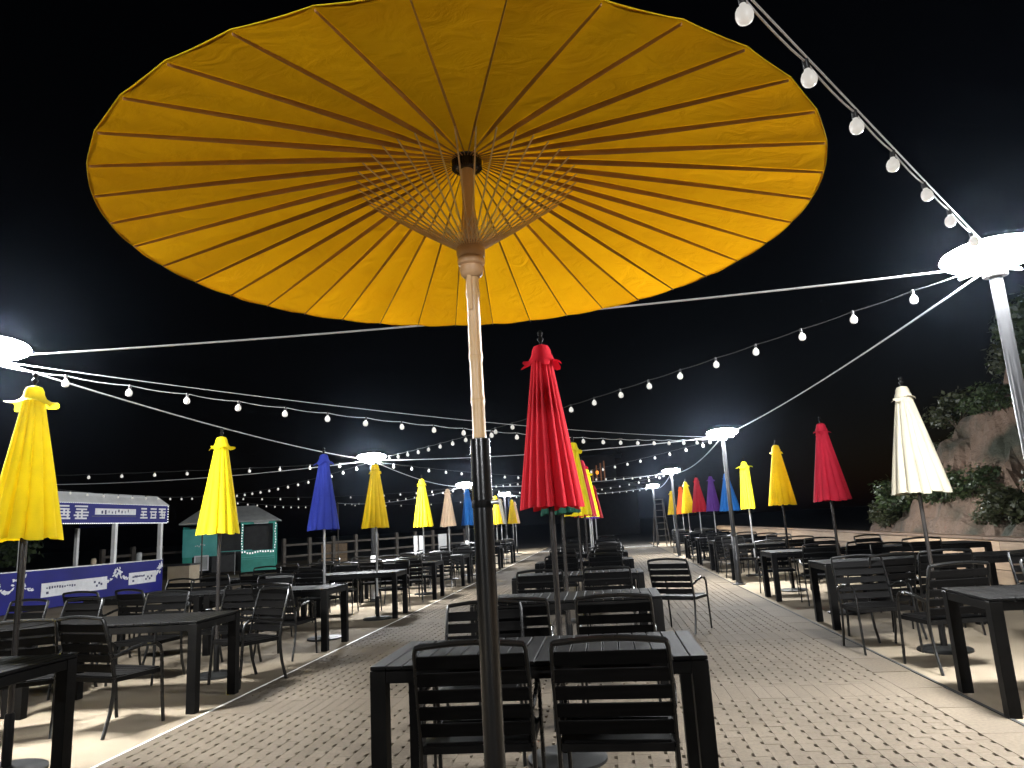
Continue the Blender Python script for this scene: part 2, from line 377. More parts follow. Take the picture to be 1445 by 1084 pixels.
for k, (x, y) in POSTS.items():
    r = empty('cable_post', (x, y, 0)); MB().lathe([(.024,0),(.022,2.98)], 12).build('pole', M['wood_dark'], r, True)
    MB().lathe([(.10,0),(.10,.012),(.03,.02)], 16).build('base_plate', M['wood_dark'], r, True)
    MB().lathe([(.03,2.98),(.03,3.0),(.008,3.02)], 12).build('cap', M['wood_dark'], r, True)
    tag(r, 'thin dark post holding up string lights ' + PW[k], 'post', 'thin posts for the string lights')
def node(k): 
    p = LAMPS.get(k) or POSTS[k]; return Vector((p[0], p[1], 2.97))

# ------------------------------------------------------------------ cables and string lights
def sagline(a, b, sag, n): return [a.lerp(b, i/n) - Vector((0,0,4*sag*(i/n)*(1-i/n))) for i in range(n+1)]
def where(k): 
    if k in POSTS: return {'Q2':'post before blue stall','Q3':'post at blue stall','P1':'post by teal kiosk','P2':'post past kiosk'}[k]
    return ('slope-side' if k[0]=='R' else 'stall-side') + ' lamp ' + ('zero' if k[1]=='0' else ORD[int(k[1])-1])
def offs(a, b):
    d = (b-a); d.z = 0; d.normalize(); return a + d*.07, b - d*.07
def wire(ka, kb, sag, r=.0075, dz=0):
    a, b = offs(node(ka), node(kb)); a.z += dz; b.z += dz
    o = MB().tube(sagline(a, b, sag, 24), r, 6).build('support_cable', M['cable'], None, True)
    tag(o, f"bare pale cable, {where(ka)} to {where(kb)}", 'cable', 'bare cables between the lamps')
sock_me = MB().lathe([(.006,.012),(.016,.008),(.017,-.034),(.013,-.040)], 10).mesh('socket', M['socket'], True)
bulb_me = MB().lathe([(.0125,-.038),(.017,-.050),(.029,-.060),(.0365,-.076),(.039,-.093),(.0365,-.110),(.029,-.124),(.016,-.132),(.003,-.134)], 20).mesh('bulb', M['bulb'], True)
sock_far = MB().lathe([(.014,.01),(.014,-.038)], 6).mesh('socket', M['socket'], True)
bulb_far = MB().lathe([(.012,-.036),(.031,-.062),(.038,-.09),(.031,-.118),(.003,-.132)], 10).mesh('bulb', M['bulb'], True)
def light_string(ka, kb, sag, step=.52, double=False, t0=0, dz=-.02):
    a, b = offs(node(ka), node(kb)); a.z += dz; b.z += dz
    L = (b-a).length; n = max(4, int(L/step)); r = empty('string_lights', tuple(a))
    nn = n*4
    base = sagline(a, b, sag, nn)
    pts = []
    for i, p in enumerate(base):
        ph = (i % 4)/4
        pts.append(p - a - Vector((0,0, (.014 if double else .008)*4*ph*(1-ph))))
    MB().tube(pts, .0042, 5).build('light_cable', M['thin_cable'] if not double else M['cable'], r, True)
    if double: MB().tube([p - a + Vector((0,0,.03)) for p in sagline(a, b, sag*.62, nn)], .0042, 5).build('carrier_wire', M['cable'], r, True)
    for i in range(1, n):
        p = base[i*4] - a
        far = p.length > 0 and (base[i*4]).length > 9
        if (base[i*4]).y < -.5: continue
        bl = ob('bulb', bulb_far if far else bulb_me, r, p); bl.scale = (.76,.76,.76)
        bl.rotation_euler = (random.uniform(-.12,.12), random.uniform(-.12,.12), 0)
        ob('socket', sock_far if far else sock_me, bl)
    tag(r, f"white globe bulb string, {where(ka)} to {where(kb)}", 'string lights', 'strings of globe bulbs')
wire('L1','R1',.06); wire('R1','R2',.08,.009); wire('L1','L2',.10,.0085); wire('L2','R2',.10); wire('R2','R3',.22); wire('L2','L3',.16)
wire('L3','R3',.15); wire('R3','R4',.25); wire('L3','L4',.2); wire('L4','R4',.2); wire('L2','Q3',.12); wire('L3','P2',.25); wire('R0','R1',.15); wire('L0','L1',.15)
light_string('R1','L0',.0,.50,True,0,.09); light_string('R1','L2',.11,.50,False,0,.02); light_string('L1','R2',.22,.50,True,0,-.05)
light_string('L2','R3',.24,.55); light_string('R2','L3',.20,.55); light_string('L3','R4',.24,.6); light_string('R3','L4',.24,.6)
light_string('L2','Q2',.05,.60); light_string('L2','P1',.16,.60); light_string('P1','Q3',.10,.6); light_string('L3','P1',.16,.6); light_string('P1','P2',.2,.7); light_string('L4','P2',.2,.7); light_string('L3','P2',.12,.7)

# ------------------------------------------------------------------ the large open parasol
def open_parasol(x, y):
    r = empty('open_parasol', (x, y, 0)); N = 38
    RR, ZC, ZR = 1.112, 2.655, 2.372
    def zc(t): return ZC + (ZR-ZC)*(t**1.06) - .0
    # base and lower pole
    MB().lathe([(.30,0),(.30,.05),(.28,.065),(.06,.075),(.045,.085)], 40).build('base', M['black'], r, True)
    low = MB().lathe([(.0315,.07),(.0315,1.675)], 28).build('lower_pole', M['gloss'], r, True)
    MB().lathe([(.0335,1.46),(.0345,1.465),(.0345,1.478),(.0335,1.483)], 28).build('clamp_ring', M['black'], low, True)
    MB().tube([(.03,-.01,1.475),(.055,-.015,1.475)], .008, 10).build('clamp_screw', M['metal'], low, True)
    prof = []
    for z0, z1 in ((1.675,1.80),(1.80,1.945),(1.945,2.16),(2.16,2.66)):
        prof += [(.0235,z0+.003),(.0215,z0+.02),(.021,z1-.02),(.0238,z1-.003),(.0225,z1)]
    MB().lathe(prof, 24).build('bamboo_pole', M['bamboo'], r, True)
    # peg spring
    MB().box((-.006,-.0235,2.165),(.014,.008,.13), ch=.002).build('catch', M['bamboo'], r)
    # runner
    run = MB().lathe([(.026,2.215),(.036,2.225),(.040,2.24),(.040,2.252),(.035,2.256),(.044,2.262),(.046,2.275),(.042,2.285),(.0455,2.289),(.0475,2.30),(.0475,2.325),(.043,2.335),(.03,2.338)], 32).build('runner', M['turned'], r, True)
    # top notch hub
    hub = MB()
    hub.lathe([(.03,2.605),(.040,2.61),(.043,2.64),(.04,2.655),(.02,2.66)], 38)
    for i in range(N):
        a = 2*pi*i/N; hub.box((cos(a)*.045, sin(a)*.045, 2.625),(.014,.003,.035), a)
    hub.build('top_hub', M['dark_pole'], r, False)
    MB().lathe([(.05,2.69),(.06,2.70),(.035,2.73),(.012,2.74),(.012,2.79),(.02,2.80),(.022,2.82),(.012,2.84),(.002,2.845)], 20).build('finial', M['black'], r, True)
    # panels, ribs, stretchers (one mesh each, turned round the axis)
    da = 2*pi/N; nr, na = 16, 6
    variants = []
    for v in range(4):
        rv = random.Random(20+v); mb = MB()
        ph = rv.uniform(0, 6); dsag = rv.uniform(.6, 1.25)
        for i in range(nr+1):
            t = .045 + (1-.045)*i/nr
            for j in range(na+1):
                q = j/na; a = (q-.5)*da; bell = 4*q*(1-q)
                rad = RR*t*(1 - .0018*bell*(t**2)*dsag)
                z = zc(t) - .005*bell*t*dsag + .0025*sin(t*11+ph)*bell*t + .0012*sin(t*27+ph*2+q*5)*bell
                mb.v.append(Vector((rad*cos(a), rad*sin(a), z+.004)))
        for i in range(nr):
            for j in range(na):
                k = i*(na+1)+j; mb.f.append((k, k+1, k+na+2, k+na+1))
        variants.append(mb.mesh('canopy_panel', M['canopy'], True))
    def ribpts(): return [(RR*t, 0, zc(t)-.012*(1-.7*t)) for t in [.05,.2,.32,.45,.6,.75,.9,.995]]
    ribm = MB(); pts = ribpts()
    ribm.tube(pts, [.0020,.0048,.0088,.0095,.0082,.0065,.005,.0035], 6, r2=[.0016,.0026,.0030,.0030,.0027,.0023,.0019,.0014], up=(0,0,1))
    rib_me = ribm.mesh('rib', M['bamboo_rib'], True)
    ta = .335
    st = MB(); p1 = Vector((RR*ta, 0, zc(ta)-.02)); p0 = Vector((.042,0,2.318))
    st.tube([p0, p0.lerp(p1,.5)-Vector((0,0,.004)), p1], [.0026,.003,.0026], 5); st_me = st.mesh('stretcher', M['bamboo'], True)
    rv = random.Random(5)
    for i in range(N):
        a = da*i
        ob('canopy_panel', variants[rv.randrange(4)], r, None, None, a + da/2)
        rb = ob('rib', rib_me, r, None, None, a)
        ob('stretcher', st_me, r, None, None, a + .004)
    # edge cord
    cord = []
    for i in range(N*8+1):
        q = (i % 8)/8; bell = 4*q*(1-q); a = da*i/8; rad = RR*(1-.0018*bell)
        cord.append((rad*cos(a), rad*sin(a), ZR+.004-.005*bell))
    MB().tube(cord, .0016, 5).build('edge_cord', FM['gold'], r, True)
    # lacing of white thread round the stretchers just above the runner and out at the joints
    th = MB()
    for i in range(N*4):
        a = pi*i/N + rv.uniform(-.03,.03); b = a + rv.choice((-1,1))*rv.uniform(.2,.9)
        k0, k1 = rv.uniform(.02,.06), rv.uniform(.10,.34)
        s0 = p0.lerp(p1, k0); s1 = p0.lerp(p1, k1)
        P0 = Vector((s0.x*cos(a), s0.x*sin(a), s0.z)); P1 = Vector((s1.x*cos(b), s1.x*sin(b), s1.z))
        th.tube([P0, P1], .0007, 4)
    th.build('thread_lacing', M['thread'], r)
    tag(r, 'large open golden yellow oil-cloth parasol with bamboo ribs on a black pole', 'parasol')
open_parasol(-.372, 2.235)

# ------------------------------------------------------------------ closed umbrellas
def closed_canopy(seed, rb, rt, slim=False, tight=False):
    rv = random.Random(seed); N = 18 if tight else 12; ns = N*8; nz = 14; mb = MB()
    amp = [rv.uniform(.10,.24) for _ in range(N)]; wid = [rv.uniform(.8,1.25) for _ in range(N)]
    sw = sum(wid); ang = []; acc = 0
    for w in wid: ang.append((acc, acc+w/sw*2*pi)); acc += w/sw*2*pi
    drop = [rv.uniform(-.012,.014) for _ in range(N)]
    tw = rv.uniform(-.35,.35); ecc = rv.uniform(-.07,.07); lean = (rv.uniform(-.02,.02), rv.uniform(-.02,.02))
    for k in range(nz+1):
        t = k/nz                       # 0 bottom, 1 top
        R = rb + (rt-rb)*t
        for i in range(ns):
            fi = i//8; q = (i % 8)/8
            a = ang[fi][0] + (ang[fi][1]-ang[fi][0])*q
            fold = abs(sin(pi*q))**.55 if not tight else abs(sin(pi*q))**.8
            skew = .6+.4*q
            am = amp[fi]*(1-.35*t)
            rr = R*(1 - am + am*fold*skew*1.25)*(1+ecc*cos(a*2+1)+.02*sin(a*3+seed))
            z = 1.5 + (2.47-1.5)*t + (drop[fi]*(1-t)**3 - .010*fold*(1-t)**6)
            aa = a + tw*(t)*.5
            s_ = (1-t)
            mb.v.append(Vector((rr*cos(aa)+lean[0]*s_, rr*sin(aa)+lean[1]*s_, z)))
    for k in range(nz):
        for i in range(ns): mb.f.append((k*ns+i, k*ns+(i+1)%ns, (k+1)*ns+(i+1)%ns, (k+1)*ns+i))
    # gathered underside
    b0 = len(mb.v)
    for i in range(ns):
        p = mb.v[i]; mb.v.append(Vector((p.x*.45, p.y*.45, p.z+.10)))
    for i in range(ns): mb.f.append((i, b0+i, b0+(i+1)%ns, (i+1)%ns))
    return mb
def cap_mesh(seed, wide):
    rv = random.Random(seed); mb = MB(); n = 48; ph = rv.uniform(0,6); f = rv.choice((4,5,6))
    wide = max(wide*1.12,.098); prof = [(wide, 2.440),(wide*.92,2.450),(wide*.72,2.462),(.080,2.485),(.066,2.515),(.063,2.54),(.05,2.568),(.018,2.58)]
    for k, (R, z) in enumerate(prof):
        w = max(0, 1-k/2.5)
        for i in range(n):
            a = 2*pi*i/n; rr = R*(1+.16*w*sin(a*f+ph)+.07*w*sin(a*(f+3)+ph*2))
            mb.v.append(Vector((rr*cos(a), rr*sin(a), z+.020*w*cos(a*f+ph*1.3)+.012*w*sin(a*2+ph))))
    for k in range(len(prof)-1):
        for i in range(n): mb.f.append((k*n+i, k*n+(i+1)%n, (k+1)*n+(i+1)%n, (k+1)*n+i))
    return mb
pole_me = MB().lathe([(.019,.06),(.019,2.50)], 16).mesh('pole', M['steel'], True)
pole_dk = MB().lathe([(.019,.06),(.019,2.50)], 16).mesh('pole', M['dark_pole'], True)
sleeve_me = MB().lathe([(.030,.03),(.030,.36),(.024,.37)], 16).mesh('base_sleeve', M['black'], True)
ubase_me = MB().lathe([(.24,0),(.24,.018),(.225,.026),(.05,.032),(.034,.045)], 36).mesh('base', M['base_black'], True)
ufin_me = MB().lathe([(.016,2.565),(.010,2.585),(.010,2.60),(.020,2.612),(.022,2.622),(.012,2.634),(.009,2.64),(.018,2.652),(.019,2.664),(.008,2.678),(.002,2.680)], 14).mesh('finial', M['black'], True)
UMB = [ # x, y, colour, bottom radius, cap width, scale z, dark pole, slim, label
 (-4.00,4.60,'yellow',.245,.135,1.0,1,0,'closed bright yellow umbrella with wide floppy cap beside the outermost blue-panelled stall end'),
 (-4.25,7.64,'yellow',.235,.115,1.0,1,0,'closed yellow umbrella standing between the first yellow and the indigo one'),
 (-3.99,10.04,'blue',.245,.115,1.0,0,0,'closed indigo blue umbrella with ruffled cap in the stall-side row'),
 (-3.87,12.06,'gold',.235,.08,1.0,0,0,'closed golden yellow umbrella right after the indigo one'),
 (-4.12,16.3,'yellow',.235,.10,1.0,0,0,'closed yellow umbrella between stall-side lamp two and the cream umbrella'),
 (-4.45,20.6,'cream',.24,.09,.99,0,0,'closed cream umbrella beside the sky blue one, stall-side row'),
 (-4.12,21.9,'sky',.24,.08,1.0,0,0,'closed sky blue umbrella in the stall-side row'),
 (-4.15,28.0,'gold',.24,.09,1.0,0,0,'closed golden umbrella after the stall-side sky blue one'),
 (-4.43,31.3,'white',.24,.09,1.0,0,0,'closed off-white umbrella far down the stall-side row'),
 (-4.17,33.2,'gold',.24,.09,1.0,0,0,'closed golden umbrella between two pale ones, stall-side row'),
 (-4.45,36.6,'cream',.24,.09,1.0,0,0,'closed cream umbrella at the end of the stall-side row'),
 (-.33,4.66,'red',.215,.115,1.0,1,0,'closed deep red pleated umbrella behind the table, nearest to the open parasol'),
 (-.44,7.75,'green',.22,.09,1.0,1,0,'closed dark green umbrella hidden behind the deep red one'),
 (-.38,10.8,'yellow',.22,.11,1.0,1,0,'closed yellow umbrella just after the dark green one, middle row'),
 (-.36,14.1,'crimson',.23,.10,1.0,1,0,'closed crimson umbrella between two yellow ones, middle row'),
 (-.32,16.6,'yellow',.23,.12,1.0,0,0,'closed yellow umbrella after the crimson one, middle row'),
 (-.34,20.2,'purple',.22,.09,.98,0,0,'closed purple umbrella mostly hidden in the middle row'),
 (-.28,24.5,'red',.25,.10,1.0,0,0,'closed red umbrella at the end of the middle row'),
 (3.135,7.66,'white',.265,.10,1.0,1,0,'closed white canvas umbrella in front of the rock slope'),
 (3.14,10.51,'crimson',.245,.095,1.0,1,0,'closed crimson umbrella between white and golden ones, slope-side row'),
 (3.22,13.6,'gold',.245,.10,1.0,1,0,'closed golden umbrella after the crimson one, slope-side row'),
 (3.30,17.1,'lemon',.165,.16,.99,0,1,'slim closed lemon yellow umbrella with broad flat cap'),
 (3.55,21.2,'sky',.28,.08,.98,0,0,'closed sky blue umbrella behind slope-side lamp two'),
 (3.42,23.3,'purple',.23,.10,1.0,0,0,'closed purple umbrella beside the slope-side sky blue one'),
 (3.02,23.6,'red',.25,.07,1.0,0,0,'closed red umbrella beside the purple one, slope-side row'),
 (2.95,26.1,'yellow',.25,.11,1.0,0,0,'closed yellow umbrella between the red and the orange one, slope-side row'),
 (3.2,30.3,'orange',.25,.09,1.0,0,0,'closed orange umbrella half hidden by a yellow one'),
 (3.22,34.6,'gold',.25,.11,1.0,0,0,'closed golden umbrella at the end of the slope-side row'),
]
for i, (x, y, c, rb, cw, sz, dk, slim, lab) in enumerate(UMB):
    r = empty('closed_umbrella', (x, y, 0), random.uniform(0, 6)); r.scale.z = sz
    cm = FM[c]
    ob('base', ubase_me, r); ob('base_sleeve', sleeve_me, r)
    ob('pole', pole_dk if dk else pole_me, r)
    closed_canopy(100+i, rb, .070 if not slim else .10, bool(slim), c in ('red','crimson') and y < 6).build('canopy', cm, r, True)
    cap_mesh(200+i, cw).build('cap', cm, r, True)
    ob('finial', ufin_me, r)
    tag(r, lab, 'umbrella', 'closed umbrellas in three rows')

# ------------------------------------------------------------------ furniture prototypes
def chair_proto():
    r = empty('armchair', (0,0,-50))
    def rear(sx):
        p = [(sx*.262,-.285,0),(sx*.262,-.235,.16),(sx*.262,-.212,.30),(sx*.262,-.208,.42),(sx*.262,-.232,.56),(sx*.262,-.270,.70),(sx*.258,-.315,.845),(sx*.25,-.325,.872)]
        return MB().tube(p, .0175, 8, r2=.011, up=(0,1,0))
    def front(sx):
        p = [(sx*.268,.255,0),(sx*.268,.238,.18),(sx*.268,.225,.38),(sx*.268,.218,.53),(sx*.270,.200,.590),(sx*.272,.155,.622),(sx*.274,.06,.634),(sx*.274,-.06,.620),(sx*.270,-.17,.590),(sx*.264,-.238,.575)]
        return MB().tube(p, .0165, 8, r2=.011, up=(0,1,0))
    for sx in (-1, 1): rear(sx).build('rear_leg', M['tube'], r, True)
    for sx in (-1, 1): front(sx).build('arm_and_front_leg', M['tube'], r, True)
    top = [(-.25+.5*i/10, -.325-.012*sin(pi*i/10), .872+.018*sin(pi*i/10)) for i in range(11)]
    MB().tube(top, .014, 8).build('top_rail', M['tube'], r, True)
    sf = MB()
    for sx in (-1, 1): sf.box((sx*.25, .01, .405), (.022,.44,.035))
    sf.box((0,.225,.404),(.50,.02,.034)); sf.box((0,-.205,.404),(.50,.02,.034))
    sf.build('seat_frame', M['black'], r)
    s0 = Vector((0,-.216,.455)); s1 = Vector((0,-.312,.84)); d = (s1-s0).normalized(); ang = math.atan2(d.z, d.y) - pi/2
    for i in range(5):
        c = s0.lerp(s1, (i+.5)/5)
        MB().box((0,0,0), (.512,.014,.062), 0, 0, .003).build('back_slat', M['slat'], r, False, c).rotation_euler.x = ang
    me = MB().box((0,0,0), (.478,.053,.016), 0, 0, .003).mesh('seat_slat', M['slat'])
    for i in range(7):
        y = -.175 + .37*i/6; ob('seat_slat', me, r, (0, y, .428 - .012*sin(pi*(i+.5)/7)))
    return r
def table_proto():
    r = empty('slatted_table', (0,0,-50)); L, D, H = 1.65, .78, .75
    for sx in (-1,1):
        for sy in (-1,1): MB().box((sx*(L/2-.04), sy*(D/2-.04), (H-.021)/2), (.078,.078,H-.021), ch=.004).build('leg', M['black'], r)
    for sy in (-1,1): MB().box((0, sy*(D/2-.032), H-.053), (L-.162,.055,.058), ch=.003).build('apron', M['black'], r)
    for sx in (-1,1): MB().box((sx*(L/2-.032), 0, H-.053), (.055,D-.162,.058), ch=.003).build('end_apron', M['black'], r)
    n = 20; w = L/n; me = MB().box((0,0,0), (w-.006,D,.019), ch=.003).mesh('top_slat', M['slaty'])
    for i in range(n): ob('top_slat', me, r, (-L/2+w*(i+.5), 0, H-.0095))
    return r
chair0 = chair_proto(); table0 = table_proto(); register(None)
def joined(proto, name, mats):
    verts, faces, mi, ms = [], [], [], []
    for c in kids(proto):
        k = len(verts); mw = Matrix.Translation(c.location) @ c.rotation_euler.to_matrix().to_4x4()
        verts += [tuple(mw @ v.co) for v in c.data.vertices]
        m = c.data.materials[0]
        if m not in ms: ms.append(m)
        for p in c.data.polygons: faces.append(tuple(k+v for v in p.vertices)); mi.append(ms.index(m))
    me = bpy.data.meshes.new(name); me.from_pydata(verts, [], faces)
    for m in ms: me.materials.append(m)
    me.polygons.foreach_set('material_index', mi); me.update(); return me
chair_far = joined(chair0, 'armchair', None); table_far = joined(table0, 'slatted_table', None)
OBST = [(u[0], u[1], .20) for u in UMB] + [(x, y, .22) for x, y in LAMPS.values()] + [(-.375,2.25,.2)]
PLACED = []
def put(proto, far_me, name, x, y, rz, far):
    if far:
        o = ob(name, far_me, None, (x, y, 0)); o.rotation_euler.z = rz
    else:
        o = clone(proto); o.location = (x, y, 0); o.rotation_euler.z = rz
    return o
TABS = []
def rowname(x): return 'middle row' if abs(x) < 2 else 'outer stall-side row' if x < -5 else 'stall-side row' if x < 0 else 'slope-side row' if x < 4.2 else 'outer slope-side row'
def table(x, y, rz=0, k=0, far=None):
    o = put(table0, table_far, 'slatted_table', x, y, rz, y > 17 if far is None else far)
    tag(o, f"black slatted table, {ORD[k]} in the {rowname(x)} counted from the parasol", 'table', 'black slatted tables')
    TABS.append((x, y, rz))
def obb(x, y, rz, w, d, m=0): 
    c, s = cos(rz), sin(rz); return [(x+c*a*(w/2-m)-s*b*(d/2-m), y+s*a*(w/2-m)+c*b*(d/2-m)) for a, b in ((-1,-1),(1,-1),(1,1),(-1,1))]
def overlap(A, B):
    for P in (A, B):
        for i in range(4):
            ex, ey = P[(i+1)%4][0]-P[i][0], P[(i+1)%4][1]-P[i][1]; nx, ny = -ey, ex
            a = [p[0]*nx+p[1]*ny for p in A]; b = [p[0]*nx+p[1]*ny for p in B]
            if max(a) < min(b) or max(b) < min(a): return False
    return True
def chair(x, y, rz, label, force=False):
    bx = obb(x, y-0, rz, .58, .60)
    if not force:
        for ox, oy, rad in OBST:
            c, s = cos(-rz), sin(-rz); lx, ly = c*(ox-x)-s*(oy-y), s*(ox-x)+c*(oy-y)
            if abs(lx) < .29+rad*.4 and abs(ly) < .33+rad*.4: return None
        for q in PLACED:
            if overlap(bx, q): return None
    PLACED.append(bx)
    o = put(chair0, chair_far, 'armchair', x, y, rz, y > 13.5)
    tag(o, label, 'chair', 'black slatted armchairs'); return o
T = radians
# middle row
MID = [4.03, 6.75, 9.6, 12.7, 15.6, 18.6, 21.8, 25.0]
for k, y in enumerate(MID): table(-.39, y, 0, k)
chair(-.665, 3.70, T(1.5), 'black slatted armchair behind the open parasol pole, tucked under the first middle table', True)
chair(-.01, 3.68, T(-2.5), 'black slatted armchair beside the one behind the parasol pole, same table', True)
chair(-.86, 4.80, T(183), 'black slatted armchair across the first middle table, facing the open parasol')
chair(-.72, 5.56, T(3), 'black slatted armchair behind the deep red umbrella pole, back to the parasol', True)
chair(.03, 5.52, T(-2), 'black slatted armchair at the second middle table, right beside the red umbrella pole', True)
chair(.88, 9.55, T(-28), 'black slatted armchair turned askew, pulled out from the end of the third middle table', True)
def around(x0, y, k, row, xs_near, xs_far, rnd):
    for xo in xs_near:
        chair(x0+xo+rnd.uniform(-.05,.05), y-.62+rnd.uniform(-.14,.08), rnd.gauss(0,.15), f"black slatted armchair, back to the parasol, {ORD[k]} table, {row}")
    for xo in xs_far:
        chair(x0+xo+rnd.uniform(-.05,.05), y+.64+rnd.uniform(-.05,.14), pi+rnd.gauss(0,.16), f"black slatted armchair, facing the parasol, {ORD[k]} table, {row}")
rnd = random.Random(11)
for k, y in enumerate(MID):
    if k < 2: continue
    if k == 2:
        chair(-.78, 8.62, T(2), 'black slatted armchair, back to the parasol, third table, middle row', True)
        chair(.0, 8.62, T(-3), 'black slatted armchair, back to the parasol, third table, middle row', True)
    else: around(-.39, y, k, 'middle row', (-.38,.38), ((.40,) if k % 2 else (-.45,.45)), rnd)
# stall-side row
LEFT = [4.07, 6.38, 9.36, 12.38, 15.3, 18.4, 21.4, 24.6, 28.0]
for k, y in enumerate(LEFT): table(-4.36 if k else -4.25, y, T(rnd.uniform(-1.5,1.5)) if k else T(-1), k)
chair(-4.02, 5.66, T(-16), 'black slatted armchair with bent arm pulled back from the second stall-side table', True)
chair(-4.70, 5.50, T(30), 'black slatted armchair with arched top rail between first and second stall-side tables', True)
chair(-4.98, 7.52, T(176), 'black slatted armchair across the second stall-side table, next to the yellow umbrella', True)
chair(-4.42, 8.16, T(172), 'black slatted armchair just behind the pole of the second yellow umbrella', True)
chair(-3.72, 7.28, T(150), 'black slatted armchair turned askew at the aisle edge by the second stall-side table', True)
chair(-3.93, 8.66, T(-8), 'black slatted armchair at the aisle corner of the third stall-side table', True)
for k, y in enumerate(LEFT):
    if k == 2: around(-4.36, y, k, 'stall-side row', (-.45,), (-.55,.45), rnd)
    elif k > 2: around(-4.36, y, k, 'stall-side row', (-.40,.36), (-.5,.5), rnd)
LEFT2 = [6.42, 9.4, 12.4, 15.4]
for k, y in enumerate(LEFT2):
    table(-6.08, y, T(rnd.uniform(-1,1)), k, True if y > 10 else None)
    around(-6.08, y, k, 'outer stall-side row', (-.4,.36), (-.4,.4), rnd)
# slope-side row
RIGHT = [5.63, 9.48, 12.45, 15.8, 18.9, 22.0, 25.2, 28.4]
for k, y in enumerate(RIGHT): table(3.36+.02*k if k else 3.33, y, T(rnd.uniform(-1.5,1.5)) if k else T(-3), k)
chair(2.86, 6.90, T(9), 'black slatted armchair standing apart with its back to the first slope-side table', True)
chair(2.62, 7.82, T(184), 'black slatted armchair left of the white umbrella, facing the first slope-side table', True)
chair(2.90, 8.48, T(14), 'black slatted armchair with bent arms at the aisle corner of the second slope-side table', True)
chair(4.12, 7.35, T(181), 'black slatted armchair facing the parasol right beside the white umbrella', True)
chair(3.16, 11.60, T(-4), 'black slatted armchair with its back to the crimson umbrella, third slope-side table', True)
chair(3.75, 11.70, T(6), 'black slatted armchair at the outer corner of the third slope-side table', True)
chair(3.62, 8.70, T(-5), 'black slatted armchair behind the white umbrella, second slope-side table', True)
chair(3.75, 6.45, T(180), 'black slatted armchair tucked under the far side of the first slope-side table')
for k, y in enumerate(RIGHT):
    if k in (1, 2): around(3.36, y, k, 'slope-side row', (), (-.45,.4), rnd)
    elif k > 2: around(3.36, y, k, 'slope-side row', (-.42,.38), (-.45,.4), rnd)
RIGHT2 = [9.5, 12.5]
for k, y in enumerate(RIGHT2):
    table(5.06, y, T(rnd.uniform(-1,1)), k)
    around(5.06, y, k, 'outer slope-side row', (-.4,) if k else (.36,), (-.42,) if k else (), rnd)
for p in (chair0, table0):
    for c in kids(p): bpy.data.objects.remove(c)
    bpy.data.objects.remove(p)

# ------------------------------------------------------------------ plank wall and rock slope
wl = empty('plank_wall', (6.36, 0, 0))
for row in range(3):
    y = -6.0 + row*.7
    while y < 40:
        L = random.choice((2.4,3.0,3.6))
        MB().box((0,0,0), (.05,L-.012,.23), ch=.004).build('plank', M['plank'], wl, False, (random.uniform(-.004,.004), y+L/2, .13+row*.24)); y += L
y = -6
while y < 41:
    MB().box((0,0,0), (.22,2.4-.012,.05), ch=.005).build('cap_plank', M['cap_plank'], wl, False, (.04, y+1.2, .755)); y += 2.4
tag(wl, 'low brown timber plank wall with flat cap below the rock slope', 'wall')
from mathutils import noise as NZ
def hill_h(x, y):
    u = x - 6.5
    edge = 1/(1+math.exp((y-20.6+.25*u)*1.3))
    back = 1/(1+math.exp((-8-y)*.6))
    v = Vector((x*.35, y*.35, 0))
    n1 = NZ.fractal(v, 1.0, 2.0, 6); n2 = NZ.fractal(v*3.1+Vector((5,2,1)), 1, 2, 5)
    ramp = 1-math.exp(-u/2.6)
    h = -.3 + (.72 + 3.6*ramp + u*.36) * (edge*back) + (n1*1.1 + n2*.6)*min(1, u/.9)*(edge*.9+.1)
    st = .55; h2 = math.floor(h/st)*st + st*min(1, ((h/st) % 1)*2.2)
    return max(-.3, h*.4 + h2*.6) if u > .05 else -.3
hb = MB(); nx, ny = 70, 190
for j in range(ny+1):
    yy = -10 + 52*j/ny
    for i in range(nx+1):
        u = (i/nx)**1.6*16; xx = 6.42 + u
        hb.v.append(Vector((xx + (NZ.noise(Vector((xx, yy, 9)))*.25 if i else 0), yy, hill_h(xx, yy) if i < nx else -.1)))
for j in range(ny):
    for i in range(nx): k = j*(nx+1)+i; hb.f.append((k, k+1, k+nx+2, k+nx+1))
hb.build('rock_slope', M['rock'], None, False, None, 'structure')
# foliage
def leaves(seed, n, rx, rz, size, clumps=14):
    rv = random.Random(seed); mb = MB()
    cs = []
    for _ in range(clumps):
        a = rv.uniform(0, 2*pi); q = rv.random()**.5
        cs.append((Vector((cos(a)*q*rx*.75, sin(a)*q*rx*.75, rv.uniform(.12,1)*rz)), rv.uniform(.25,.5)*rx))
    for _ in range(n):
        c, R = rv.choice(cs); d = Vector((rv.gauss(0,1), rv.gauss(0,1), rv.gauss(0,.8))).normalized()
        p = c + d*R*rv.uniform(.55,1.05); p.z = max(.02, p.z)
        t = Vector((rv.gauss(0,1), rv.gauss(0,1), rv.gauss(-.2,.6))).normalized(); b = t.cross(d if abs(t.dot(d)) < .9 else Vector((0,0,1))).normalized()
        s = size*rv.uniform(.6,1.3)
        k = len(mb.v); mb.v += [p, p+t*s*.5+b*s*.28, p+t*s, p+t*s*.5-b*s*.28]; mb.f.append((k,k+1,k+2,k+3))
    return mb, cs
bush_me = [leaves(300+i, 1500, .75, .8, .13)[0].mesh('foliage', M['leaf' if i % 2 else 'leaf2']) for i in range(3)]
stem_me = []
for i in range(3):
    _, cs = leaves(300+i, 1, .75, .8, .13); mb = MB()
    for c, R in cs[:9]: mb.tube([(0,0,-.2), (c.x*.4, c.y*.4, c.z*.5), tuple(c)], [.02,.013,.006], 5)
    stem_me.append(mb.mesh('stems', M['bark'], True))
rb = random.Random(9); nb = 0
